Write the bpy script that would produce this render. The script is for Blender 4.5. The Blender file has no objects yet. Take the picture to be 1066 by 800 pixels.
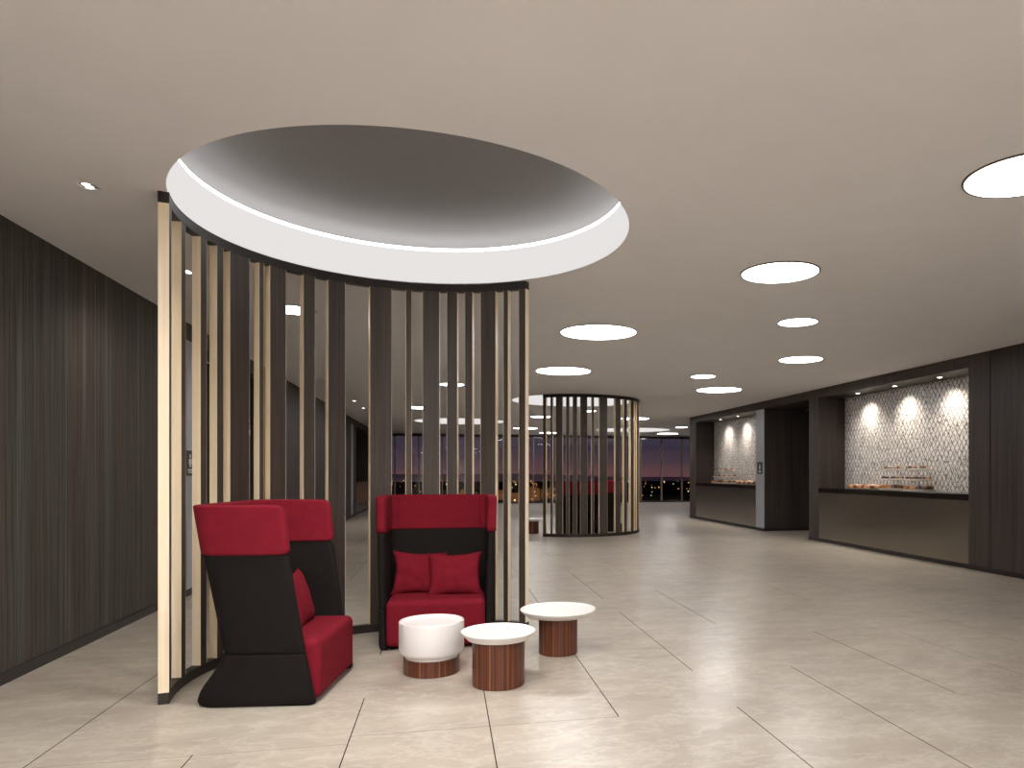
import bpy, bmesh, math, random
from math import radians as R, sin, cos, pi, sqrt
from mathutils import Vector, Matrix, noise
random.seed(7)
scene = bpy.context.scene
COL = scene.collection
CE = 3.427            # ceiling height
XR, XL = 8.18, -3.17  # right / left wall planes
YB, YW = -5.0, 36.0   # back wall, window wall

# ------------------------------------------------------------------ materials
def lin(c):
    c = c / 255.0
    return c / 12.92 if c <= .04045 else ((c + .055) / 1.055) ** 2.4
def rgb(r, g, b): return (lin(r), lin(g), lin(b), 1)

class NT:
    def __init__(s, name):
        s.m = bpy.data.materials.new(name); s.m.use_nodes = True
        s.t = s.m.node_tree; s.t.nodes.clear()
        s.out = s.n('ShaderNodeOutputMaterial')
    def n(s, typ, **kw):
        nd = s.t.nodes.new(typ)
        for k, v in kw.items(): setattr(nd, k, v)
        return nd
    def l(s, a, b): s.t.links.new(a, b)
    def math(s, op, a, b=None, c=None):
        nd = s.n('ShaderNodeMath', operation=op)
        for i, v in enumerate((a, b, c)):
            if v is None: continue
            if isinstance(v, (int, float)): nd.inputs[i].default_value = v
            else: s.l(v, nd.inputs[i])
        return nd.outputs[0]
    def coord(s, scale=(1, 1, 1), kind='Object'):
        tc = s.n('ShaderNodeTexCoord'); mp = s.n('ShaderNodeMapping')
        mp.inputs['Scale'].default_value = scale
        s.l(tc.outputs[kind], mp.inputs['Vector']); return mp.outputs[0]
    def noise(s, vec, scale, detail=3, rough=.5):
        nd = s.n('ShaderNodeTexNoise'); nd.inputs['Scale'].default_value = scale
        nd.inputs['Detail'].default_value = detail; nd.inputs['Roughness'].default_value = rough
        s.l(vec, nd.inputs['Vector']); return nd.outputs['Fac']
    def ramp(s, fac, stops, interp='LINEAR'):
        nd = s.n('ShaderNodeValToRGB'); e = nd.color_ramp.elements
        nd.color_ramp.interpolation = interp
        while len(e) < len(stops): e.new(.5)
        for i, (p, c) in enumerate(stops): e[i].position = p; e[i].color = c
        s.l(fac, nd.inputs[0]); return nd.outputs[0]
    def mix(s, fac, a, b):
        nd = s.n('ShaderNodeMix', data_type='RGBA')
        for i, v in ((0, fac), (6, a), (7, b)):
            if isinstance(v, (int, float, tuple)): nd.inputs[i].default_value = v
            else: s.l(v, nd.inputs[i])
        return nd.outputs[2]
    def bsdf(s, col, rough=.5, metal=0, spec=.5, bump=None, bdist=.01, bstr=.3, **kw):
        b = s.n('ShaderNodeBsdfPrincipled')
        if isinstance(col, tuple): b.inputs['Base Color'].default_value = col
        else: s.l(col, b.inputs['Base Color'])
        if isinstance(rough, (int, float)): b.inputs['Roughness'].default_value = rough
        else: s.l(rough, b.inputs['Roughness'])
        b.inputs['Metallic'].default_value = metal
        b.inputs['Specular IOR Level'].default_value = spec
        for k, v in kw.items(): b.inputs[k.replace('_', ' ')].default_value = v
        if bump is not None:
            bp = s.n('ShaderNodeBump'); bp.inputs['Strength'].default_value = bstr
            bp.inputs['Distance'].default_value = bdist
            s.l(bump, bp.inputs['Height']); s.l(bp.outputs[0], b.inputs['Normal'])
        s.l(b.outputs[0], s.out.inputs[0]); return s.m

def m_plain(name, col, rough=.5, metal=0, spec=.5, var=.06, scale=6, **kw):
    k = NT(name); f = k.noise(k.coord(), scale, 3)
    c0 = tuple(x * (1 - var) for x in col[:3]) + (1,); c1 = tuple(min(1, x * (1 + var)) for x in col[:3]) + (1,)
    return k.bsdf(k.ramp(f, [(.3, c0), (.7, c1)]), rough, metal, spec, **kw)
def m_wood(name, dark, light, grain=(60, 60, .8), rough=.45, spec=.4, scale=1.0):
    k = NT(name); v = k.coord(grain)
    f = k.noise(v, scale, 5, .6); g = k.noise(k.coord((4, 4, .15)), 1.0, 2)
    f = k.math('ADD', k.math('MULTIPLY', f, .7), k.math('MULTIPLY', g, .3))
    return k.bsdf(k.ramp(f, [(.34, dark), (.66, light)]), rough, 0, spec, bump=f, bdist=.002, bstr=.25)
def m_fabric(name, col, rough=.9, weave=900, sheen=.25):
    k = NT(name); v = k.coord()
    a = k.noise(v, weave, 2); b = k.noise(v, 14, 3)
    f = k.math('ADD', k.math('MULTIPLY', a, .6), k.math('MULTIPLY', b, .4))
    c0 = tuple(x * .78 for x in col[:3]) + (1,); c1 = tuple(x * 1.2 for x in col[:3]) + (1,)
    return k.bsdf(k.ramp(f, [(.3, c0), (.7, c1)]), rough, 0, .12, bump=a, bdist=.0015, bstr=.25, Sheen_Weight=sheen)
def m_emit(name, col, strength):
    k = NT(name); e = k.n('ShaderNodeEmission')
    e.inputs[0].default_value = col; e.inputs[1].default_value = strength
    k.l(e.outputs[0], k.out.inputs[0]); return k.m

M = {}
M['ceiling'] = m_plain('ceiling_plaster', (.765, .75, .76, 1), .9, spec=.15, var=.015, scale=2)
M['plaster'] = m_plain('pale_plaster', (.62, .59, .56, 1), .9, spec=.15, var=.02)
M['wood_dark'] = m_wood('dark_stained_oak', rgb(50, 41, 36), rgb(82, 70, 62))
M['wood_wall'] = m_wood('espresso_wall_wood', rgb(44, 37, 34), rgb(73, 63, 58), (26, 26, .5))
M['rail'] = m_wood('dark_rail_wood', rgb(34, 27, 23), rgb(52, 42, 36), (9, 9, 40))
M['maple'] = m_wood('maple_edge', rgb(236, 214, 178), rgb(248, 233, 206), (50, 50, 1.2))
M['baseboard'] = m_plain('dark_baseboard', rgb(34, 26, 23), .45)
M['black_top'] = m_plain('black_granite', rgb(24, 20, 18), .18, var=.6, scale=160)
M['bronze'] = m_plain('bronze_panel', rgb(138, 132, 122), .22, metal=.85, var=.03, scale=3)
M['steel'] = m_plain('frosted_grey_panel', rgb(186, 190, 198), .38, metal=.35, var=.03, scale=2)
M['red'] = m_fabric('red_wool', rgb(115, 23, 36), sheen=0)
M['black_fab'] = m_fabric('charcoal_fabric', rgb(27, 23, 21), .8, 700, 0)
M['seam'] = m_plain('dark_red_thread', rgb(70, 10, 18), .9, spec=.1)
M['white'] = m_plain('white_lacquer', rgb(234, 230, 227), .3, var=.005)
M['light_ring'] = m_plain('grey_trim', rgb(96, 86, 78), .5)
M['disc'] = m_emit('lit_diffuser', (1, .982, .978, 1), 37.0)
M['disc_far'] = m_emit('lit_diffuser_dimmed', (1, .982, .978, 1), 22.0)
M['band'] = m_emit('lit_drum_membrane', (1, .965, .945, 1), .80)
M['cove'] = m_emit('cove_led', (.97, .98, 1, 1), 9.0)
M['edge_glow'] = m_emit('edge_glow', (.98, .99, 1, 1), 7.0)
M['dome'] = m_plain('grey_dome_paint', rgb(122, 119, 117), .85, spec=.1, var=.01)
M['lens'] = m_emit('spot_lens', (1, .93, .82, 1), 16)
M['frame'] = m_plain('dark_window_frame', rgb(58, 48, 46), .5)
M['mullion'] = m_plain('bronze_mullion', rgb(140, 122, 112), .45, metal=.3)
M['plate_black'] = m_plain('black_sign_plate', rgb(20, 20, 18), .35)
M['sign_white'] = m_plain('white_sign_print', rgb(225, 225, 222), .5)
M['crust'] = m_plain('golden_pastry', rgb(176, 122, 80), .5, var=.45, scale=30)
M['choc'] = m_plain('dark_pastry', rgb(74, 42, 27), .4, var=.4, scale=30)
M['cream'] = m_plain('cream_topping', rgb(240, 226, 204), .5)
M['tray'] = m_plain('porcelain_tray', rgb(228, 222, 208), .2)
M['dark_ground'] = m_plain('night_ground', rgb(16, 11, 10), 1, spec=0, var=.5, scale=.01)
M['hill'] = m_plain('dusk_hills', (.30, .21, .27, 1), 1, spec=0, var=.15, scale=.004)
M['lamp_orange'] = m_emit('sodium_light', (1, .45, .12, 1), 1.6)
M['lamp_warm'] = m_emit('warm_light', (1, .78, .45, 1), 2.2)
M['far_wall'] = m_emit('floodlit_facade', (1, .34, .09, 1), .13)

def mk_zebra():
    k = NT('rosewood_strips'); tc = k.n('ShaderNodeTexCoord'); sp = k.n('ShaderNodeSeparateXYZ')
    k.l(tc.outputs['Object'], sp.inputs[0])
    a = k.math('ARCTAN2', sp.outputs[1], sp.outputs[0])
    cb = k.n('ShaderNodeCombineXYZ'); k.l(k.math('MULTIPLY', a, 3.4), cb.inputs[0])
    f = k.noise(cb.outputs[0], 2.6, 5, .65)
    g = k.noise(k.coord((90, 90, 2)), 1, 3)
    f = k.math('ADD', k.math('MULTIPLY', f, .85), k.math('MULTIPLY', g, .15))
    return k.bsdf(k.ramp(f, [(.36, rgb(52, 26, 17)), (.46, rgb(84, 44, 28)), (.56, rgb(104, 54, 32)), (.62, rgb(176, 118, 78)), (.68, rgb(78, 40, 25))]), .35, 0, .5)
M['zebra'] = mk_zebra()

def mk_stripe():
    k = NT('striped_wall_fabric'); v = k.coord((0, 1, .012))
    fine = k.noise(v, 46, 4, .7); wide = k.noise(v, 5.5, 3, .6); hue = k.noise(v, 17, 2)
    c = k.ramp(wide, [(.32, rgb(68, 57, 50)), (.46, rgb(88, 79, 71)), (.56, rgb(80, 81, 77)), (.66, rgb(120, 122, 116)), (.74, rgb(88, 72, 66))])
    c2 = k.ramp(hue, [(.36, rgb(98, 72, 64)), (.5, rgb(84, 76, 68)), (.62, rgb(84, 94, 92)), (.7, rgb(104, 101, 96))])
    c = k.mix(.5, c, c2)
    c = k.mix(k.ramp(fine, [(.42, (0, 0, 0, 1)), (.62, (.75, .75, .75, 1))]), c, rgb(42, 35, 32))
    return k.bsdf(c, .7, 0, .25, bump=fine, bdist=.003, bstr=.3)
M['stripe'] = mk_stripe()

def mk_floor():
    k = NT('beige_stone_tile')
    big = k.noise(k.coord((.7, 1.0, 1)), .8, 5, .55)
    vein = k.noise(k.coord((1.0, 1.9, 1)), 1.7, 7, .66)
    sp = k.noise(k.coord((2, 5, 1)), 14, 3, .6)
    f = k.math('ADD', k.math('MULTIPLY', big, .4), k.math('ADD', k.math('MULTIPLY', vein, .5), k.math('MULTIPLY', sp, .1)))
    c = k.ramp(f, [(.36, rgb(151, 140, 127)), (.46, rgb(167, 156, 142)), (.55, rgb(177, 167, 152)), (.66, rgb(194, 185, 171))])
    wv = k.noise(k.coord((.9, 1.5, 1)), 2.1, 6, .7)
    ridge = k.math('ABSOLUTE', k.math('SUBTRACT', wv, .5))
    c = k.mix(k.ramp(ridge, [(0, (.38, .38, .38, 1)), (.02, (.12, .12, .12, 1)), (.06, (0, 0, 0, 1))]), c, rgb(214, 206, 194))
    w2 = k.noise(k.coord((1.3, 2.6, 1)), 2.9, 7, .7)
    c = k.mix(k.ramp(w2, [(.30, (.45, .45, .45, 1)), (.44, (0, 0, 0, 1))]), c, rgb(150, 136, 120))
    return k.bsdf(c, .28, 0, .42)
M['floor'] = mk_floor()
M['grout'] = m_plain('tile_joint', rgb(48, 40, 34), 1, spec=0)

def mk_mosaic():
    k = NT('diamond_mosaic'); tc = k.n('ShaderNodeTexCoord'); sp = k.n('ShaderNodeSeparateXYZ')
    k.l(tc.outputs['Object'], sp.inputs[0])
    y, z = sp.outputs[1], sp.outputs[2]
    u = k.math('ADD', k.math('DIVIDE', y, .115), k.math('DIVIDE', z, .18))
    v = k.math('SUBTRACT', k.math('DIVIDE', y, .115), k.math('DIVIDE', z, .18))
    def cells(mult):
        uu, vv = k.math('MULTIPLY', u, mult), k.math('MULTIPLY', v, mult)
        cb = k.n('ShaderNodeCombineXYZ')
        k.l(k.math('FLOOR', uu), cb.inputs[0]); k.l(k.math('FLOOR', vv), cb.inputs[1])
        wn = k.n('ShaderNodeTexWhiteNoise', noise_dimensions='3D'); k.l(cb.outputs[0], wn.inputs['Vector'])
        fu, fv = k.math('FRACT', uu), k.math('FRACT', vv)
        du = k.math('MINIMUM', fu, k.math('SUBTRACT', 1, fu)); dv = k.math('MINIMUM', fv, k.math('SUBTRACT', 1, fv))
        return wn.outputs['Value'], k.math('MINIMUM', du, dv)
    w1, e1 = cells(1.0); w2, e2 = cells(3.0)
    c = k.ramp(w2, [(.0, rgb(84, 76, 70)), (.10, rgb(150, 142, 136)), (.24, rgb(232, 228, 224)), (1, rgb(252, 250, 248))])
    c1 = k.ramp(w1, [(0, rgb(178, 172, 166)), (1, rgb(240, 237, 233))])
    c = k.mix(.25, c, c1)
    line = k.math('LESS_THAN', e1, .105); c = k.mix(k.math('MULTIPLY', line, .7), c, rgb(58, 50, 46))
    l2 = k.math('LESS_THAN', e2, .10); c = k.mix(k.math('MULTIPLY', l2, .35), c, rgb(96, 88, 82))
    return k.bsdf(c, .3, .0, .5)
M['mosaic'] = mk_mosaic()

def mk_glass():
    k = NT('window_glass'); tr = k.n('ShaderNodeBsdfTransparent'); gl = k.n('ShaderNodeBsdfGlossy')
    tr.inputs[0].default_value = (.93, .95, .96, 1); gl.inputs['Roughness'].default_value = .02
    fr = k.n('ShaderNodeFresnel'); fr.inputs[0].default_value = 1.5
    mx = k.n('ShaderNodeMixShader'); k.l(fr.outputs[0], mx.inputs[0])
    k.l(tr.outputs[0], mx.inputs[1]); k.l(gl.outputs[0], mx.inputs[2]); k.l(mx.outputs[0], k.out.inputs[0]); return k.m
M['glass'] = mk_glass()

# ------------------------------------------------------------------ mesh helpers
def bx(bm, x0, x1, y0, y1, z0, z1, mi=0):
    vs = [bm.verts.new((x, y, z)) for z in (z0, z1) for y in (y0, y1) for x in (x0, x1)]
    for q in ((0, 2, 3, 1), (4, 5, 7, 6), (0, 1, 5, 4), (2, 6, 7, 3), (0, 4, 6, 2), (1, 3, 7, 5)):
        f = bm.faces.new([vs[i] for i in q]); f.material_index = mi
def lathe(bm, prof, n=64, cap=True, a0=0):
    rings = []
    for r, z in prof:
        rings.append([bm.verts.new((r * cos(2 * pi * i / n + a0), r * sin(2 * pi * i / n + a0), z)) for i in range(n)])
    for a, b in zip(rings, rings[1:]):
        for i in range(n): bm.faces.new((a[i], a[(i + 1) % n], b[(i + 1) % n], b[i]))
    if cap:
        bm.faces.new(list(reversed(rings[0]))); bm.faces.new(rings[-1])
def loft(bm, loops, cap=True):
    rs = [[bm.verts.new(p) for p in lp] for lp in loops]; n = len(rs[0])
    for a, b in zip(rs, rs[1:]):
        for i in range(n): bm.faces.new((a[i], a[(i + 1) % n], b[(i + 1) % n], b[i]))
    if cap:
        bm.faces.new(list(reversed(rs[0]))); bm.faces.new(rs[-1])
def arc_box(bm, r0, r1, a0, a1, z0, z1, step=2.0):
    n = max(1, int(math.ceil(abs(a1 - a0) / step)))
    cols = []
    for i in range(n + 1):
        a = R(a0 + (a1 - a0) * i / n)
        cols.append([bm.verts.new((r * cos(a), r * sin(a), z)) for r, z in ((r0, z0), (r1, z0), (r1, z1), (r0, z1))])
    for p, q in zip(cols, cols[1:]):
        for i in range(4): bm.faces.new((p[i], p[(i + 1) % 4], q[(i + 1) % 4], q[i]))
    bm.faces.new(list(reversed(cols[0]))); bm.faces.new(cols[-1])
def finish(name, bm, mats, parent=None, smooth=None, bevel=0, seg=2, loc=(0, 0, 0), rz=0):
    bmesh.ops.recalc_face_normals(bm, faces=bm.faces)
    if smooth:
        lim = R(smooth)
        for f in bm.faces: f.smooth = True
        for e in bm.edges:
            if len(e.link_faces) == 2 and e.calc_face_angle(0) > lim: e.smooth = False
    me = bpy.data.meshes.new(name); bm.to_mesh(me); bm.free()
    for m in (mats if isinstance(mats, (list, tuple)) else [mats]): me.materials.append(m)
    o = bpy.data.objects.new(name, me); COL.objects.link(o)
    o.location = loc; o.rotation_euler = (0, 0, rz)
    if parent: o.parent = parent
    if bevel:
        b = o.modifiers.new('bevel', 'BEVEL'); b.width = bevel; b.segments = seg; b.limit_method = 'ANGLE'; b.angle_limit = R(35)
    return o
def thing(name, label, cat, loc=(0, 0, 0), rz=0, group=None):
    o = bpy.data.objects.new(name, None); o.empty_display_size = .1; COL.objects.link(o)
    o.location = loc; o.rotation_euler = (0, 0, rz); tag(o, label, cat, group); return o
def tag(o, label, cat, group=None):
    o['label'] = label; o['category'] = cat
    if group: o['group'] = group
    return o
def struct(name, bm, m, **kw):
    o = finish(name, bm, m, **kw); o['kind'] = 'structure'; return o
def dup(root, loc, rz, label, group=None):
    r = root.copy(); COL.objects.link(r); r.location = loc; r.rotation_euler = (0, 0, rz); r['label'] = label
    if group: r['group'] = group
    for ch in list(root.children):
        c = ch.copy(); COL.objects.link(c); c.parent = r
        for g in list(ch.children):
            d = g.copy(); COL.objects.link(d); d.parent = c
    return r
def B(): return bmesh.new()

# ------------------------------------------------------------------ floor with its joints
bm = B(); bx(bm, XL - 5, 22, YB, YW, -.12, 0)
def seam(x0, y0, x1, y1, w=.0032):
    vs = [bm.verts.new(p) for p in ((x0 - w * (y1 != y0), y0 - w * (x1 != x0), .0006), (x1 + w * (y1 != y0), y0 - w * (x1 != x0), .0006),
                                    (x1 + w * (y1 != y0), y1 + w * (x1 != x0), .0006), (x0 - w * (y1 != y0), y1 + w * (x1 != x0), .0006))]
    f = bm.faces.new(vs); f.material_index = 1
P0, PX = -2.165, .8085
def sx(i): return P0 + PX * i
for i, a, b in ((0, 4.3, 6.2), (1, 2.6, 4.32), (2, 3.2, 5.16), (2, 6.35, 7.55), (3, 2.6, 5.3), (4, 4.43, 6.2), (5, 2.4, 4.45), (5, 5.33, 7.75), (6, 2.6, 5.29), (6, 6.9, 9.1), (7, 4.4, 6.4), (5, 8.6, 10.8), (4, 7.4, 9.6)):
    seam(sx(i), a, sx(i), b)
seam(sx(0), 4.31, sx(2), 4.31, .0012); seam(sx(2), 4.43, sx(4), 4.43, .0016)
rr = random.Random(3)
for i in range(-1, 30):
    y = 9.5 + rr.random() * 2 if i < 8 else 4 + rr.random() * 2
    while y < 30:
        L = 1.3 + rr.random() * 1.2
        if sx(i) > XL + .1 and (sx(i) < XR or y > 23.6): seam(sx(i), y, sx(i), y + L, .0018)
        y += L + .6 + rr.random() * 1.2
fl = struct('floor', bm, [M['floor'], M['grout']])

# ------------------------------------------------------------------ ceiling with four round openings
C1, RR = (-.229, 5.694), 1.642
SC = Vector((-.209, 5.700, 0))              # centre of first screen
C2 = (3.3, 18.6)
RINGS = [(C1[0], C1[1]), C2, (.50, 27.0), (8.1, 30.9)]
bm = B(); NR = 128
x0, x1, y0, y1 = XL - 5, 22, YB, YW
ed = []
cn = [bm.verts.new(p) for p in ((x0, y0, CE), (x1, y0, CE), (x1, y1, CE), (x0, y1, CE))]
ed += [bm.edges.new((cn[i], cn[(i + 1) % 4])) for i in range(4)]
for (cx, cy) in RINGS:
    vs = [bm.verts.new((cx + (RR - .004) * cos(2 * pi * i / NR), cy + (RR - .004) * sin(2 * pi * i / NR), CE)) for i in range(NR)]
    ed += [bm.edges.new((vs[i], vs[(i + 1) % NR])) for i in range(NR)]
bmesh.ops.triangle_fill(bm, edges=ed, use_beauty=True)
ext = bmesh.ops.extrude_face_region(bm, geom=list(bm.faces))
bmesh.ops.translate(bm, vec=(0, 0, .003), verts=[v for v in ext['geom'] if isinstance(v, bmesh.types.BMVert)])
struct('ceiling', bm, M['ceiling'])

DH, RT, DW = .312, 1.614, .24
def ring_light(cx, cy, label):
    t = thing('dome_ceiling_light', label, 'ceiling light', (cx, cy, CE), 0, 'large round dome lights in the ceiling')
    bm = B(); n = 128
    rb0, rt0 = RR - .003, RT
    prof = [(rb0, .0032), (rt0, DH), (rt0 + .012, DH), (rb0 + .012, .0032), (rb0, .0032)]
    lathe(bm, prof, n, cap=False); bmesh.ops.remove_doubles(bm, verts=bm.verts, dist=1e-5)
    finish('diffuser_band', bm, M['band'], t, smooth=30)
    bm = B(); lathe(bm, [(RT + .003, DH + .0005), (RT + .003, DH + .030), (RT + .011, DH + .030), (RT + .011, DH + .0005), (RT + .003, DH + .0005)], n, cap=False)
    bmesh.ops.remove_doubles(bm, verts=bm.verts, dist=1e-5)
    finish('glow_lip', bm, M['edge_glow'], t, smooth=30)  # emissive lip added to draw the thin glow where band meets dome
    bm = B(); lathe(bm, [(RT + .05, DH - .03), (RT + .13, DH - .03)], n, cap=False)
    finish('cove_strip', bm, M['cove'], t, smooth=30)
    bm = B(); prof = [(RT + .013, DH - .045), (RT + DW - .005, DH - .045), (RT + DW, DH)]
    rb = RT + DW
    for i in range(1, 24):
        a = pi / 2 * i / 24
        prof.append((rb * cos(a), DH + .42 * sin(a)))
    lathe(bm, prof, n, cap=False)
    last = list(bm.verts)[-n:]
    tip = bm.verts.new((0, 0, DH + .42))
    for i in range(n): bm.faces.new((last[i], last[(i + 1) % n], tip))
    finish('dome', bm, M['dome'], t, smooth=50)
    return t
for (cx, cy), lb in zip(RINGS, (
        'huge round recessed dome light in the ceiling above the red chairs',
        'large round recessed ceiling light above the slatted screen farther back',
        'large round ceiling light near the windows, seen through slats of the front screen',
        'large round ceiling light near the windows, to the right of the rear slatted screen')):
    ring_light(cx, cy, lb)

# ------------------------------------------------------------------ flush disc lights
def disc(x, y, r, label, grp='round flush ceiling lights'):
    t = thing('round_ceiling_light', label, 'ceiling light', (x, y, CE), 0, grp)
    bm = B(); lathe(bm, [(r, -.0005), (r, -.007)], 64)
    finish('diffuser', bm, M['disc'] if y < 3 and x < 2.5 else M['disc_far'], t)
    bm = B(); lathe(bm, [(r + .001, -.0005), (r + .001, -.010), (r + .016, -.010), (r + .018, -.0005), (r + .001, -.0005)], 64, cap=False)
    bmesh.ops.remove_doubles(bm, verts=bm.verts, dist=1e-5)
    finish('trim_ring', bm, M['light_ring'], t, smooth=40)
for a in ((3.575, 3.86, .35, 'round flush ceiling light cut off by the right edge of the view'),
          (3.06, 6.234, .35, 'large bright round ceiling light nearest on the right, tilted oval, not cut off'),
          (4.285, 8.239, .235, 'small round ceiling light, upper one of the pair before the buffet wall'),
          (5.751, 10.96, .345, 'round ceiling light, lower one of the pair before the buffet wall'),
          (1.992, 9.41, .50, 'wide round ceiling light right of the front slatted screen, nearest of those in the middle'),
          (2.117, 13.135, .50, 'wide round ceiling light just above the rear slatted screen'),
          (4.907, 13.304, .232, 'small round ceiling light, the upper of two left of the far buffet alcove'),
          (6.058, 15.393, .50, 'wide round ceiling light, the lower of two left of the far buffet alcove'),
          (-1.726, 8.851, .235, 'small round ceiling light seen through the left slats of the front screen'),
          (.12, 15.642, .25, 'small round ceiling light seen behind the middle slats of the front screen'),
          (-.774, 21.453, .35, 'round ceiling light seen behind the slats above the headrest of the facing red chair'),
          (3.115, 24.095, .33, 'round ceiling light seen between the two screens, upper of the two thin ovals'),
          (3.29, 30.519, .50, 'round ceiling light seen between the two screens, lower of the two thin ovals'),
          (4.774, 33.751, .46, 'round ceiling light close to the windows left of the rear screen'),
          (10.465, 33.29, .50, 'thin oval ceiling light close to the windows left of the buffet wall end'),
          (9.561, 28.492, .24, 'small ceiling light beside the far end of the buffet wall'),
          (4.242, 21.528, .23, 'small ceiling light seen through the rear screen'),
          (6.436, 24.258, .48, 'thin oval ceiling light right of the rear screen, above the dome light')):
    disc(*a)
for a in ((-2.0, 1.9, .50, 'added round ceiling light out of view near the left wall'),  # unseen ceiling lights, added to brighten the near part of the room
          (-.4, 1.8, .50, 'added round ceiling light out of view above the viewpoint'),
          (2.6, .6, .50, 'added round ceiling light out of view above and right of the viewpoint'),
          (-1.6, -.8, .50, 'added round ceiling light out of view behind and left of the viewpoint'),
          (.6, -1.2, .50, 'added round ceiling light out of view just behind the viewpoint'),
          (-1.0, -3.0, .50, 'added round ceiling light out of view before the back wall on the left'),
          (2.4, -3.0, .50, 'added round ceiling light out of view before the back wall on the right')):
    disc(*a, grp='added ceiling lights behind the viewpoint')

# ------------------------------------------------------------------ recessed spots
def spot_lamp(parent, loc, aim, power, size, blend=.6, col=(1, .9, .78), rad=.03):
    l = bpy.data.lights.new('spot_lamp', 'SPOT'); l.energy = power; l.spot_size = R(size); l.spot_blend = blend
    l.color = col; l.shadow_soft_size = rad
    o = bpy.data.objects.new('lamp', l); COL.objects.link(o); o.parent = parent; o.location = loc
    o.rotation_euler = Vector(aim).to_track_quat('-Z', 'Y').to_euler(); return o
def ceiling_spot(x, y, label, power=55):
    t = thing('square_spotlight', label, 'spotlight', (x, y, CE), 0, 'square spotlights along the left wall')
    bm = B(); s = .055
    for (a, b, c, d) in ((-s, s, -s, -s + .008), (-s, s, s - .008, s), (-s, -s + .008, -s + .008, s - .008), (s - .008, s, -s + .008, s - .008)):
        bx(bm, a, b, c, d, -.006, -.0005)
    finish('frame', bm, M['white'], t)
    for k in (-1, 1):
        bm = B(); lathe(bm, [(.022, -.0008), (.022, -.005)], 20)
        finish('lens', bm, M['lens'], t, loc=(0, k * .024, 0))
    bm = B(); bx(bm, -s + .009, s - .009, -s + .009, s - .009, -.0028, -.0006)
    finish('reflector', bm, M['steel'], t)
    if power: spot_lamp(t, (0, 0, -.012), (-.25, 0, -1), power, 120, 1.0)
for y, lb in ((5.303, 'small square double spotlight in the ceiling at far left, the nearest one'),
              (7.382, 'square ceiling spotlight seen just right of the second slat from the left'),
              (15.33, 'square ceiling spotlight seen close beside a light slat edge left of the widest slat'),
              (19.81, 'first and highest of three tiny ceiling spotlights seen left of the widest slat'),
              (21.98, 'middle of three tiny ceiling spotlights seen left of the widest slat'),
              (24.09, 'lowest and last of three tiny ceiling spotlights seen left of the widest slat')):
    ceiling_spot(-2.29 if y < 6 else -2.36, y, lb)

# ------------------------------------------------------------------ left side
bm = B(); bx(bm, XL - .3, XL, YB, 9.86, 0, CE); struct('wall_left', bm, M['stripe'])
bm = B()
bx(bm, XL - .3, XL, 10.36, 13.6, 3.2, CE)                # header over the passage
bx(bm, XL - 5, XL, 13.6, 25.75, 0, CE)
bx(bm, XL - .3, XL, 26.3, 27.2, 0, CE); bx(bm, XL - .75, XL, 27.2, 31.2, 3.2, CE); bx(bm, XL - .95, XL - .7, 26.3, 31.2, 0, 3.2)
bx(bm, XL - 1, XL, 31.2, YW, 0, CE)
bx(bm, XL - 5, XL - .3, 9.6, 9.86, 0, CE); bx(bm, XL - 5, XL - 4.8, 9.86, 13.6, 0, CE)
struct('wall_left', bm, M['wood_wall'])
bm = B(); bx(bm, XL, XL + .016, YB, 9.86, 0, .085); bx(bm, XL, XL + .016, 9.86, 10.36, 0, .085); bx(bm, XL, XL + .016, 13.6, 27.2, 0, .085); bx(bm, XL, XL + .016, 31.2, YW, 0, .085)
struct('baseboard_left', bm, M['baseboard'])
bm = B(); bx(bm, XL - .3, XL + .006, 9.86, 10.36, .085, 3.205)
bx(bm, XL - .3, XL, 9.86, 10.36, 3.205, CE, 1); struct('trim_1', bm, [M['steel'], M['wood_wall']])
bm = B(); bx(bm, XL - .3, XL + .006, 25.75, 26.3, .085, 3.205); bx(bm, XL - .3, XL, 25.75, 26.3, 3.205, CE, 1); struct('trim_2', bm, [M['steel'], M['wood_wall']])

# ------------------------------------------------------------------ right side
A1, A2 = (10.01, 14.76), (18.09, 22.91)
DEP = XR + .66
SOF = 3.23
bm = B()
bx(bm, XR, XR + 1.2, YB, 9.525, 0, CE)
bx(bm, XR + .025, XR + 1.2, 9.525, 9.55, 0, CE)
bx(bm, XR + .004, XR + 1.2, 9.55, A1[0], 0, CE)
bx(bm, XR + .004, XR + 1.2, A1[0], 23.5, SOF, CE)                     # header and soffit
bx(bm, XR + .004, XR + 5, A1[1], 15.19, 0, SOF)                       # pier
bx(bm, DEP + .02, DEP + .3, A1[0], A1[1], 0, SOF)
bx(bm, XR + .02, XR + 5, 17.61, A2[0], 0, SOF)                        # passage far wall
bx(bm, XR + 1.2, XR + 5, 15.19, 17.61, SOF - .03, CE); bx(bm, XR + 4.8, XR + 5, 15.19, 17.61, 0, SOF)
bx(bm, DEP + .02, DEP + .3, A2[0], A2[1], 0, SOF)
bx(bm, XR + .004, XR + 1.2, A2[1], 23.5, 0, SOF)
bx(bm, XR + 1.2, XR + 5, A2[0], 23.5, 0, CE)
struct('wall_right', bm, M['wood_wall'])
for (a, b) in (A1, A2):
    bm = B(); bx(bm, DEP, DEP + .02, a, b, 1.0, SOF); struct('wall_right', bm, M['mosaic'])
bm = B()
bx(bm, XR - .008, XR + .02, YB, A1[0], 0, .075); bx(bm, XR - .008, XR + .02, A1[1], 15.2, 0, .075); bx(bm, XR + .02, XR + 4, 15.19, 15.2, 0, .075)
bx(bm, XR + .02, XR + 4, 17.6, 17.61, 0, .075); bx(bm, XR - .008, XR + .02, 17.6, A2[0], 0, .075); bx(bm, XR - .008, XR + .02, A2[1], 23.5, 0, .075)
struct('baseboard_right', bm, M['baseboard'])
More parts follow.
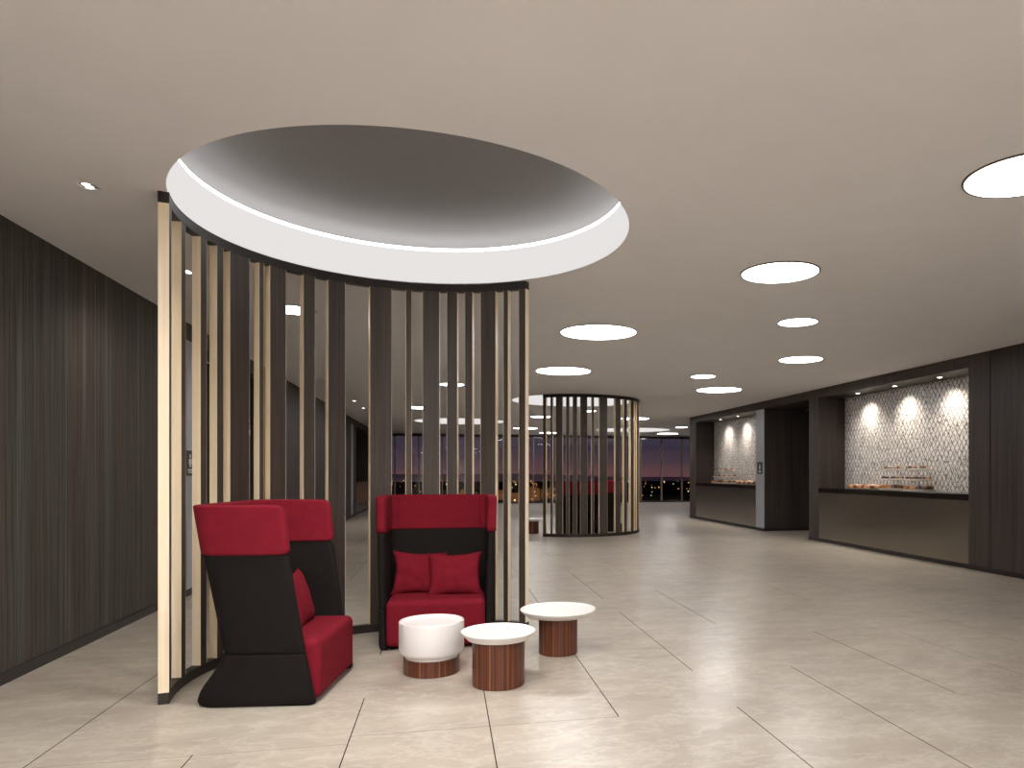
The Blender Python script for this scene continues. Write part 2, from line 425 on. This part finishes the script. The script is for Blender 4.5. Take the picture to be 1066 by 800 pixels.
bm = B(); bx(bm, XR - .004, XR + .02, 17.6, A2[0], .075, 3.215); struct('trim_3', bm, M['steel'])

def counter(y0, y1, label, side=1):
    t = thing('buffet_counter', label, 'counter', (XR if side > 0 else XL, (y0 + y1) / 2, 0), 0 if side > 0 else pi)
    h = (y1 - y0) / 2 - .003
    bm = B(); bx(bm, -.006, .655, -h, h, 1.095, 1.2); finish('countertop', bm, M['black_top'], t, bevel=.004)
    bm = B(); bx(bm, .008, .645, -h, h, .075, 1.094); finish('front_panel', bm, M['bronze'], t)
    bm = B(); bx(bm, .004, .645, -h, h, 0, .074); finish('plinth', bm, M['baseboard'], t)
counter(A1[0], A1[1], 'bronze fronted buffet counter with black top in the nearer right alcove')
counter(A2[0], A2[1], 'bronze fronted buffet counter with black top in the far right alcove')
counter(27.2, 31.2, 'dark counter in the distant left wall niche, glimpsed through the slats', -1)

def alcove_spot(x, y, label):
    t = thing('recessed_downlight', label, 'downlight', (x, y, SOF), 0, 'downlights over the buffet alcoves')
    bm = B(); lathe(bm, [(.040, -.0008), (.040, -.004)], 24); finish('lens', bm, M['lens'], t)
    bm = B(); lathe(bm, [(.041, -.0008), (.041, -.007), (.055, -.007), (.056, -.0008), (.041, -.0008)], 24, cap=False)
    bmesh.ops.remove_doubles(bm, verts=bm.verts, dist=1e-5); finish('trim_ring', bm, M['white'], t, smooth=40)
    spot_lamp(t, (0, 0, -.012), (.10, 0, -1), 128, 118, 1.0)
for k, (y, nm) in enumerate(((11.15, 'nearest'), (12.45, 'middle'), (13.75, 'farthest'))):
    alcove_spot(8.53, y, nm + ' of the three small downlights over the nearer buffet mosaic')
for k, (y, nm) in enumerate(((18.75, 'nearest'), (20.15, 'middle'), (21.55, 'farthest'))):
    alcove_spot(8.53, y, nm + ' of the three small downlights over the far buffet mosaic')

# unseen lamps added inside both domes to brighten seats, tables and rear screen
def added_dome_lamp(ring, dx, dy, aim, label, power):
    z = CE + DH + .42 * sqrt(1 - (dx * dx + dy * dy) / (RT + DW) ** 2) - .004
    t = thing('added_dome_downlight', label, 'downlight', (ring[0] + dx, ring[1] + dy, z), 0, 'added downlights inside the domes')
    bm = B(); lathe(bm, [(.05, .06), (.05, -.05), (.042, -.05), (.038, -.03)], 24, cap=False); lathe(bm, [(.0505, .06), (.001, .061)], 24, cap=False); finish('housing', bm, M['light_ring'], t, smooth=40)
    bm = B(); lathe(bm, [(.038, -.028), (.038, -.032)], 24); finish('lens', bm, M['lens'], t)
    spot_lamp(t, (0, 0, -.056), aim, power, 84, 1.0, (1, .96, .93), .05)
for dx, dy, aim, nm in ((-.52, -1.14, (-.02, .22, -1), 'left'), (0, -1.27, (.08, .36, -1), 'middle'), (.53, -1.14, (.08, .30, -1), 'right')):
    added_dome_lamp(C1, dx, dy, aim, nm + ' one of three added downlights on the near side inside the big ceiling dome', 170)
for dx, dy, aim, nm in ((-.5, -1.15, (-.1, .5, -1), 'left'), (.5, -1.15, (.2, .5, -1), 'right')):
    added_dome_lamp(C2, dx, dy, aim, nm + ' one of two added downlights inside the dome above the rear screen', 260)
# restroom signs
def sign(loc, rz, label):
    t = thing('restroom_sign', label, 'sign', loc, rz)
    bm = B(); bx(bm, -.16, .16, -.006, 0, -.16, .16); finish('plate', bm, M['plate_black'], t, bevel=.002)
    def pt(px, pz): return (px, -.0075, pz)
    bm = B()
    def poly(pts, d=.0015):
        a = [bm.verts.new((x, -.0062, z)) for x, z in pts]; b = [bm.verts.new((x, -.0062 - d, z)) for x, z in pts]
        bm.faces.new(a); bm.faces.new(list(reversed(b)))
        for i in range(len(a)): bm.faces.new((a[i], b[i], b[(i + 1) % len(a)], a[(i + 1) % len(a)]))
    poly([(.026 * cos(2 * pi * i / 20), .088 + .026 * sin(2 * pi * i / 20)) for i in range(20)])
    poly([(-.045, .055), (.045, .055), (.058, .0), (.04, -.005), (.022, -.05), (-.022, -.05), (-.04, -.005), (-.058, .0)])
    finish('pictogram', bm, M['sign_white'], t)
    bm = B(); bx(bm, -.085, .085, -.0077, -.0062, -.098, -.074); bx(bm, -.07, .07, -.0077, -.0062, -.124, -.108)
    finish('caption_bar', bm, M['sign_white'], t)
sign((XR - .004, 17.83, 1.665), R(-90), 'black restroom sign with white figure on the grey panel by the right passage')
sign((XL + .006, 9.97, 1.665), R(90), 'black restroom sign with white figure on the left grey panel, seen between slats')

# ------------------------------------------------------------------ back wall, end wall, windows
bm = B(); bx(bm, XL - 5, 22, YB - .2, YB, 0, CE); struct('wall_back', bm, M['plaster'])
bm = B(); bx(bm, 21.8, 22, 23, YW, 0, CE); bx(bm, XR + 5, 22, 23.3, 23.5, 0, CE); struct('wall_right', bm, M['wood_wall'])
wf = bpy.data.objects.new('window_1', None); COL.objects.link(wf); wf.location = (0, YW, 0); wf['kind'] = 'structure'
bm = B(); bx(bm, XL, 22, .0, .14, 0, .07); bx(bm, XL, 22, 0, .14, CE - .12, CE); finish('window_frame', bm, M['frame'], wf)
k = 0; xs = []
while -2.42 + 1.118 * k < 21.8: xs.append(-2.42 + 1.118 * k); k += 1
for x in xs:
    bm = B(); bx(bm, x - .028, x + .028, -.03, .13, .07, CE - .12); finish('mullion', bm, M['mullion'], wf)
pan = [XL] + xs + [21.8]
for a, b in zip(pan, pan[1:]):
    bm = B(); bx(bm, a + .028, b - .028, .06, .07, .07, CE - .12); finish('pane', bm, M['glass'], wf)

# ------------------------------------------------------------------ outside: ground, hills, lit town
GZ = -19.0
bm = B(); lathe(bm, [(40, GZ), (2300, GZ + .01)], 48, cap=False)
for v in bm.verts: v.co.y += 36
struct('ground', bm, M['dark_ground'])
bm = B(); rows = []
for j in range(7):
    t = j / 6; row = []
    for i in range(121):
        a = R(35 + 110 * i / 120); rad = 1500 + 1000 * t
        h = (14 + 16 * noise.noise(Vector((i * .06, 0, 1.3))) + 5 * noise.noise(Vector((i * .21, 4, 0)))) * sin(pi * min(1, t * 1.15) / 2 if t < .87 else pi / 2)
        h *= .35 + .65 * sin(pi * min(.5, t * .6))
        row.append(bm.verts.new((rad * cos(a), rad * sin(a), GZ - 2 + max(0, h))))
    rows.append(row)
for p, q in zip(rows, rows[1:]):
    for i in range(120): bm.faces.new((p[i], p[i + 1], q[i + 1], q[i]))
hl = finish('hills', bm, M['hill'], smooth=60); hl['kind'] = 'structure'

rl = random.Random(11)
def blob(bm, p, r):
    bmesh.ops.create_icosphere(bm, subdivisions=1, radius=r, matrix=Matrix.Translation(p))
bmo, bmw = B(), B()
for i in range(300):
    a = R(rl.uniform(52, 112)); d = rl.uniform(480, 1350)
    p = Vector((d * cos(a), d * sin(a), GZ + rl.uniform(1, 7)))
    blob(bmw if rl.random() < .3 else bmo, p, rl.uniform(.25, .62) * d / 700)
for i in range(70):                                                      # road along the right
    a = R(48 + 24 * rl.random()); d = 800 + rl.uniform(-12, 12)
    blob(bmo, Vector((d * cos(a), d * sin(a), GZ + 2.5)), .42)
for nm, b, m in (('city_lights', bmo, M['lamp_orange']), ('city_lights', bmw, M['lamp_warm'])):
    o = finish(nm, b, m); o['kind'] = 'stuff'
    tag(o, 'scattered ' + ('orange' if b is bmo else 'pale yellow') + ' town lights far beyond the windows', 'city lights')
for i, (ang, d, w, h, f) in enumerate(((83.2, 520, 9, 9, 1), (82.0, 560, 12, 7, 0), (81.3, 530, 7, 13, 1), (80.6, 600, 10, 9, 0), (84.6, 500, 12, 5, 0), (86.0, 540, 14, 6, 1), (88.5, 520, 9, 7, 0), (80.0, 540, 8, 10, 0))):
    a = R(ang)
    t = thing('lit_building', ['orange floodlit low building', 'taller building with bright windows'][f] + ' outside, ' +
              ['between the two screens', 'just left of the rear screen', 'at the left edge of the rear screen', 'behind the first slats of the rear screen',
               'seen between the last two slats of the front screen', 'seen left of the last slats of the front screen', 'low behind the facing chair', 'behind the left slats of the rear screen'][i],
              'building', (d * cos(a), d * sin(a), GZ), a - pi / 2, 'lit buildings outside')
    bm = B(); bx(bm, -w / 2, w / 2, 0, 8, 0, h); bx(bm, -w / 2 + 1, w / 2 - 2, 1, 7, h, h + 1.2); finish('facade', bm, M['far_wall'], t)
    for r_ in range(max(1, int(h // 2.4))):
        for c_ in range(int(w // 2.2)):
            if rl.random() < .34:
                z_ = .5 + r_ * 2.4 + rl.uniform(0, .8)
                bm = B(); x_ = -w / 2 + .2 + c_ * 2.2 + rl.uniform(0, .7); bx(bm, x_, x_ + rl.uniform(.5, 1.3), -.2, -.02, z_, z_ + rl.uniform(.5, 1.0))
                finish('lit_window', bm, M['lamp_warm' if rl.random() < .4 else 'lamp_orange'], t)

# ------------------------------------------------------------------ slatted screens
RI, RO = 1.648, 1.714
SL = [(189.6, 193.5), (177.7, 180.6), (166.4, 169.4), (159.0, 161.8), (148.8, 156.4), (143.6, 145.3), (135.85, 141.5), (126.1, 130.0), (116.1, 121.8),
      (100.9, 108.1), (94.3, 96.3), (85.0, 90.7), (78.9, 82.5), (73.6, 76.3), (65.3, 70.8), (60.7, 62.5), (54.06, 56.7)]
def screen(loc, label):
    t = thing('slatted_screen', label, 'screen', loc, 0, 'curved slatted wood screens')
    for z0, z1, nm in ((0, .075, 'bottom_rail'), (CE - .075, CE - .001, 'top_rail')):
        bm = B(); arc_box(bm, RI, RO, 54.0, 193.55, z0, z1); finish(nm, bm, M['rail'], t, smooth=30)
    for a0, a1 in SL:
        bm = B(); e = .10; arc_box(bm, RI + .0015, RO - .0015, a0 + e, a1 - e, .0755, CE - .0755)
        s = finish('slat', bm, M['wood_dark'], t, smooth=30)
        for p, q in ((a0, a0 + e - .004), (a1 - e + .004, a1)):
            bm = B(); arc_box(bm, RI + .001, RO - .001, p, q, .0758, CE - .0758); finish('edge_band', bm, M['maple'], s)
    return t
s1 = screen(tuple(SC), 'large curved dark wood slatted screen behind the red chairs')
SC2 = Vector((C2[0] - .02, C2[1] - .006, 0))
dup(s1, SC2, pi, 'smaller looking curved slatted screen farther back near the windows')

# ------------------------------------------------------------------ high-back armchairs  (local +y is the front)
def interp(tab, z):
    for (z0, v0), (z1, v1) in zip(tab, tab[1:]):
        if z <= z1: return v0 + (v1 - v0) * max(0, (z - z0)) / (z1 - z0)
    return tab[-1][1]
BACK = [(0, -.79), (.03, -.80), (.10, -.775), (.22, -.69), (.30, -.645), (.36, -.625), (.6, -.668), (1.01, -.745), (1.33, -.795)]
FRONT = [(0, -.012), (.02, 0), (.356, -.066), (1.01, -.165), (1.33, -.200)]
HALF = [(0, .468), (.05, .486), (.36, .492), (1.01, .516), (1.33, .525)]
def u_loop(w, yb, yf, t, rc, z, na=8, ne=5):
    pts = []
    ri = max(.01, rc - t)
    for i in range(na + 1):
        a = -pi / 2 * i / na; pts.append((w - rc + rc * cos(a), yb + rc + rc * sin(a), z))
    for i in range(na + 1):
        a = -pi / 2 - pi / 2 * i / na; pts.append((-w + rc + rc * cos(a), yb + rc + rc * sin(a), z))
    h = t / 2
    for i in range(ne + 1):
        a = pi - pi * i / ne; pts.append((-w + h + h * cos(a), yf - h + h * sin(a) * .9, z))
    for i in range(na + 1):
        a = pi + pi / 2 * i / na; pts.append((-w + t + ri + ri * cos(a), yb + t + ri + ri * sin(a), z))
    for i in range(na + 1):
        a = -pi / 2 + pi / 2 * i / na; pts.append((w - t - ri + ri * cos(a), yb + t + ri + ri * sin(a), z))
    for i in range(ne + 1):
        a = pi - pi * i / ne; pts.append((w - h + h * cos(a), yf - h + h * sin(a) * .9, z))
    return pts
def u_wall(z0, z1, t, grow, rtop, rbot, rc=.13, dz=.05, edge=.012):
    zs = {z0, z1}
    z = z0
    while z < z1: zs.add(round(z, 4)); z += dz
    for i in range(1, 7):
        if rtop: zs.add(round(z1 - rtop * (1 - sin(pi / 2 * i / 6)), 4)); zs.add(round(z1 - rtop * (i / 6), 4))
        if rbot: zs.add(round(z0 + rbot * (i / 6), 4)); zs.add(round(z0 + rbot * (1 - sin(pi / 2 * i / 6)), 4))
    for i in range(4): zs.add(round(z1 - edge * (1 - sin(pi / 2 * i / 3)), 4)); zs.add(round(z0 + edge * (1 - sin(pi / 2 * i / 3)), 4))
    loops = []
    for z in sorted(zs):
        yf = interp(FRONT, z) + grow
        if rtop and z > z1 - rtop: d = z - (z1 - rtop); yf -= rtop - sqrt(max(0, rtop ** 2 - d * d))
        if rbot and z < z0 + rbot: d = (z0 + rbot) - z; yf -= rbot - sqrt(max(0, rbot ** 2 - d * d))
        ins = 0
        if z > z1 - edge: d = z - (z1 - edge); ins = edge - sqrt(max(0, edge ** 2 - d * d))
        if z < z0 + edge: d = (z0 + edge) - z; ins = max(ins, edge - sqrt(max(0, edge ** 2 - d * d)))
        loops.append(u_loop(interp(HALF, z) + grow - ins, interp(BACK, z) - grow + ins, yf - ins, t - 2 * ins, rc, z))
    return loops
def chair(loc, rz, label):
    t = thing('high_back_chair', label, 'armchair', loc, rz, 'red and charcoal high back lounge chairs')
    bm = B(); loft(bm, u_wall(0, .352, .06, 0, 0, .02, dz=.03, edge=.01))
    bx(bm, -.44, .44, -.66, -.09, .004, .05)
    finish('base', bm, M['black_fab'], t, smooth=50)
    bm = B(); loft(bm, u_wall(.356, 1.015, .06, 0, .05, 0, edge=.008)); finish('back_shell', bm, M['black_fab'], t, smooth=50)
    bm = B(); loft(bm, u_wall(1.005, 1.335, .085, .012, .055, .045, rc=.14, dz=.03, edge=.016)); finish('headrest', bm, M['red'], t, smooth=60)
    for sx_ in (-.385, .385):                                     # stitched seams where the headrest turns into the wings
        bm = B(); pts = [(1.03, -.745 + .0745), (1.31, -.792 + .0745)]
        loft(bm, [[(sx_ - .002, y, z), (sx_ + .002, y, z), (sx_ + .002, y - .01, z), (sx_ - .002, y - .01, z)] for z, y in pts])
        finish('seam', bm, M['seam'], t)
    bm = B(); bx(bm, -.40, .40, -.60, .012, .026, .432)
    for v in bm.verts:
        if v.co.z > .2 and v.co.y > -.1: v.co.y += .0
    s = finish('seat', bm, M['red'], t, smooth=50, bevel=.05, seg=6)
    for v in s.data.vertices: v.co.x *= 1.065
    return t
ch = chair((-.792 + .012, 5.528, 0), R(-8 - 90), 'red and charcoal high back chair on the left, seen from its side')
c_loc = Vector((-.088, 6.455, 0))
dup(ch, c_loc, R(-92 - 90), 'red and charcoal high back chair facing forward behind the white tables')

def pillow(loc, rot, label, w=.25, h=.21, th=.075, seed=0, grp='red cushions on the chairs'):
    bm = B(); n = 26; g = {}
    for s in (1, -1):
        for i in range(n + 1):
            for j in range(n + 1):
                u, v = -1 + 2 * i / n, -1 + 2 * j / n
                edge = i in (0, n) or j in (0, n)
                if s < 0 and edge: g[(s, i, j)] = g[(1, i, j)]; continue
                x = w * u * (1 - .13 * (1 - v * v)); z = h * v * (1 - .14 * (1 - u * u))
                y = 0 if edge else s * th * ((1 - u ** 2) * (1 - v ** 2)) ** .42
                if not edge: y += s * .010 * noise.noise(Vector((u * 2.5, v * 2.5, seed + s)))
                wr = .006 * noise.noise(Vector((u * 7, v * 7, seed)))
                g[(s, i, j)] = bm.verts.new((x + wr, y, z + wr))
    for s in (1, -1):
        for i in range(n):
            for j in range(n):
                bm.faces.new((g[(s, i, j)], g[(s, i + 1, j)], g[(s, i + 1, j + 1)], g[(s, i, j + 1)]))
    o = finish('cushion', bm, M['red'], smooth=80); o.location = loc; o.rotation_euler = rot
    tag(o, label, 'cushion', grp); return o
def chair_pt(loc, rz, x, y, z): return Vector(loc) + Matrix.Rotation(rz, 3, 'Z') @ Vector((x, y, z))
rc = R(-92 - 90)
pillow(chair_pt(c_loc, rc, .175, -.48, .605), (R(14), R(-3), rc + R(4)), 'red cushion on the left of the facing chair, behind the other cushion', seed=1)
pillow(chair_pt(c_loc, rc, -.155, -.345, .605), (R(16), R(2), rc - R(5)), 'red cushion on the right of the facing chair, overlapping the other cushion', w=.255, seed=5)
ra = R(-8 - 90)
pillow(chair_pt((-.78, 5.528, 0), ra, -.10, -.315, .605), (R(16), R(3), ra + R(3)), 'red cushion in the side-on chair, half hidden by its near side', seed=9)

# ------------------------------------------------------------------ tables
def table(loc, label, r_base, h_base, prof):
    t = thing('side_table', label, 'table', loc, 0, 'round white topped side tables')
    bm = B(); lathe(bm, [(r_base - .004, 0), (r_base, .004), (r_base, h_base)], 72); finish('base', bm, M['zebra'], t, smooth=40)
    bm = B(); lathe(bm, prof, 96); finish('top', bm, M['white'], t, smooth=35)
    return t
def tray(rt, z0, z1, lip=.018):
    return [(rt - .075, z0), (rt - .045, z0 + .006), (rt - .006, z1 - .012), (rt, z1 - .004), (rt - .003, z1), (rt - .012, z1), (rt - .018, z1 - .004), (rt - .024, z1 - .012), (rt - .06, z1 - .0135), (.02, z1 - .0135)]
drum = [(.190, .120), (.203, .122), (.205, .142), (.222, .148), (.240, .160), (.248, .180), (.248, .385), (.2475, .396), (.244, .40), (.228, .40), (.222, .396), (.220, .380), (.02, .380)]
t1 = table((-.11, 5.752, 0), 'low side table with a tall white drum body on a short wood base', .213, .121, drum)
t2 = table((.375, 5.31, 0), 'white tray top side table on a dark wood cylinder, nearest to the viewer', .190, .331, tray(.272, .330, .392))
t3 = table((.941, 6.122, 0), 'white tray top side table farthest right, by the right end of the front screen', .166, .322, tray(.325, .321, .378))

# group behind the rear screen (same layout turned half round)
def turned(p): return Vector((SC2.x - (p[0] - SC.x), SC2.y - (p[1] - SC.y), 0))
dup(ch, turned(c_loc), rc + pi, 'red and charcoal high back chair seen from behind through the rear screen, left one')
dup(ch, turned((-.78, 5.528, 0)), ra + pi, 'red and charcoal high back chair inside the rear screen, at its right side')
dup(t3, turned((.941, 6.122, 0)) , pi, 'white side table peeking out at the left end of the rear screen')
dup(t1, turned((-.11, 5.752, 0)), pi, 'white drum side table glimpsed inside the rear screen')

# ------------------------------------------------------------------ buffet food
def pastry_mesh(kind, seed):
    bm = B(); r = random.Random(seed)
    bmesh.ops.create_uvsphere(bm, u_segments=14, v_segments=9, radius=.5)
    for v in bm.verts:
        n_ = noise.noise(v.co * 3 + Vector((seed, 0, 0))) * .10
        v.co *= 1 + n_
        if kind == 1: v.co.x *= 1.5; v.co.y = v.co.y * .8 + .18 * v.co.x * v.co.x
        v.co.z = max(v.co.z, -.28) * .85
    zmin = min(v.co.z for v in bm.verts)
    for v in bm.verts: v.co.z -= zmin
    for f in bm.faces:
        f.smooth = True
        if f.calc_center_median().z > .55 and kind == 2: f.material_index = 1
    return bm
def mk_pastry(kind, seed, mats):
    bmesh_ = pastry_mesh(kind, seed); me = bpy.data.meshes.new('pastry'); bmesh_.to_mesh(me); bmesh_.free()
    for m in mats: me.materials.append(m)
    return me
PM = [mk_pastry(0, 3, [M['crust']]), mk_pastry(1, 8, [M['crust']]), mk_pastry(2, 5, [M['choc'], M['cream']]), mk_pastry(0, 21, [M['choc']])]
rp = random.Random(5)
def pastry(x, y, z, s, me, label, grp):
    o = bpy.data.objects.new('pastry', me); COL.objects.link(o); o.location = (x, y, z); o.scale = (s, s, s)
    o.rotation_euler = (0, 0, rp.uniform(0, 6.28)); tag(o, label, 'pastry', grp)
TZ = 1.2
def cake_stand(x, y, label, short, scale=1.0):
    t = thing('tiered_cake_stand', label, 'cake stand', (x, y, TZ + .017), 0, 'three tier cake stands on the counters')
    tiers = ((.0, .27, 7), (.19, .235, 8), (.385, .18, 6))
    bm = B(); lathe(bm, [(.012, .012), (.012, .50), (.02, .51), (.006, .54)], 16); finish('post', bm, M['steel'], t, smooth=40)
    for k, (dz, r, n) in enumerate(tiers):
        r *= scale
        bm = B(); lathe(bm, [(r * .6, dz - .016), (r * .95, dz - .008), (r, dz + .022), (r * .985, dz + .024), (r * .93, dz + .012), (.013, dz + .011), ], 40, cap=False)
        lathe(bm, [(r * .6, dz - .016), (.013, dz - .016)], 40, cap=False); bmesh.ops.remove_doubles(bm, verts=bm.verts, dist=1e-5)
        finish('tier_plate', bm, M['tray'], t, smooth=40)
        for i in range(n):
            a = 2 * pi * i / n + .3 * k
            pastry(x + r * .72 * cos(a), y + r * .72 * sin(a), TZ + .017 + dz + .0115, (.125 if k == 0 else .085) * rp.uniform(.9, 1.1), PM[(3, 2, 3, 0)[(i + k) % 4]] if k else PM[(0, 3, 2, 1)[i % 4]],
                   'small pastry on the ' + ('bottom', 'middle', 'top')[k] + ' tier of ' + short, 'pastries on ' + short)
def platter(x, y, hw, hl, label):
    bm = B(); lathe(bm, [(.70, 0), (.96, .012), (1, .022), (.98, .024), (.92, .014), (.01, .012)], 40)
    o = finish('serving_platter', bm, M['tray'], smooth=35); o.scale = (hw, hl, 1); o.location = (x, y, TZ); tag(o, label, 'platter', 'platters on the counters')
cake_stand(8.52, 12.50, 'left three tier cake stand with pastries on the nearer counter', 'the left cake stand of the nearer counter')
cake_stand(8.50, 11.70, 'right three tier cake stand with pastries on the nearer counter', 'the right cake stand of the nearer counter', 1.12)
platter(8.56, 13.42, .21, .64, 'long oval platter of golden pastries left on the nearer counter')
for i in range(14):
    row, k = i // 7, i % 7
    pastry(8.48 + row * .165, 12.96 + k * .152, TZ + .0145, .140 * rp.uniform(.9, 1.0), PM[(0, 3, 1, 2)[(i * 7) % 4]], 'golden pastry on the long platter left on the nearer counter', 'pastries on the near platter')
cake_stand(8.50, 21.55, 'left three tier cake stand on the far counter', 'the left cake stand of the far counter', .95)
cake_stand(8.50, 20.75, 'right three tier cake stand on the far counter', 'the right cake stand of the far counter', .95)
platter(8.56, 19.35, .21, .90, 'long oval platter of golden pastries on the far counter')
for i in range(18):
    row, k = i // 9, i % 9
    pastry(8.48 + row * .165, 18.66 + k * .17, TZ + .0145, .150 * rp.uniform(.9, 1.0), PM[(0, 3, 1, 2)[(i * 5) % 4]], 'golden pastry on the long platter on the far counter', 'pastries on the far platter')

# ------------------------------------------------------------------ world: dusk sky
w = bpy.data.worlds.new('dusk'); scene.world = w; w.use_nodes = True
nt = w.node_tree; nt.nodes.clear()
def wn(t): return nt.nodes.new(t)
out = wn('ShaderNodeOutputWorld'); bg = wn('ShaderNodeBackground'); tc = wn('ShaderNodeTexCoord'); sp = wn('ShaderNodeSeparateXYZ')
nt.links.new(tc.outputs['Generated'], sp.inputs[0])
mp = wn('ShaderNodeMapping'); mp.inputs['Scale'].default_value = (5, 5, 38); nt.links.new(tc.outputs['Generated'], mp.inputs[0])
nz = wn('ShaderNodeTexNoise'); nz.inputs['Scale'].default_value = 1.3; nz.inputs['Detail'].default_value = 5; nt.links.new(mp.outputs[0], nz.inputs['Vector'])
ad = wn('ShaderNodeMath'); ad.operation = 'MULTIPLY_ADD'; ad.inputs[1].default_value = .05; nt.links.new(nz.outputs['Fac'], ad.inputs[0]); nt.links.new(sp.outputs[2], ad.inputs[2])
mr = wn('ShaderNodeMapRange'); mr.inputs[1].default_value = .0; mr.inputs[2].default_value = .14; nt.links.new(ad.outputs[0], mr.inputs[0])
rp_ = wn('ShaderNodeValToRGB'); e = rp_.color_ramp.elements
st = [(0, rgb(110, 72, 72)), (.14, rgb(108, 72, 74)), (.28, rgb(84, 64, 72)), (.45, rgb(62, 53, 68)), (.62, rgb(76, 64, 76)), (.8, rgb(100, 84, 94)), (1, rgb(78, 68, 82))]
while len(e) < len(st): e.new(.5)
for i, (p, c) in enumerate(st): e[i].position = p; e[i].color = c
nt.links.new(mr.outputs[0], rp_.inputs[0]); nt.links.new(rp_.outputs[0], bg.inputs[0]); bg.inputs[1].default_value = .95
nt.links.new(bg.outputs[0], out.inputs[0])

# ------------------------------------------------------------------ camera
F, CX, HY, W, H = 748.0, 627.0, 492.0, 1066, 800
yaw = math.atan((CX - 464.5) / F)
cam = bpy.data.cameras.new('camera'); co = bpy.data.objects.new('camera', cam); COL.objects.link(co)
cam.sensor_fit = 'HORIZONTAL'; cam.sensor_width = 36; cam.lens = F / W * 36
cam.shift_x = -(CX - W / 2) / W; cam.shift_y = (HY - H / 2) / W
co.location = (0, 0, 1.55); co.rotation_euler = (pi / 2, 0, -yaw); cam.clip_end = 6000; cam.clip_start = .05
scene.camera = co
scene.view_settings.view_transform = 'Standard'; scene.view_settings.look = 'None'
scene.view_settings.exposure = 0; scene.view_settings.gamma = 1; scene.view_settings.use_curve_mapping = False
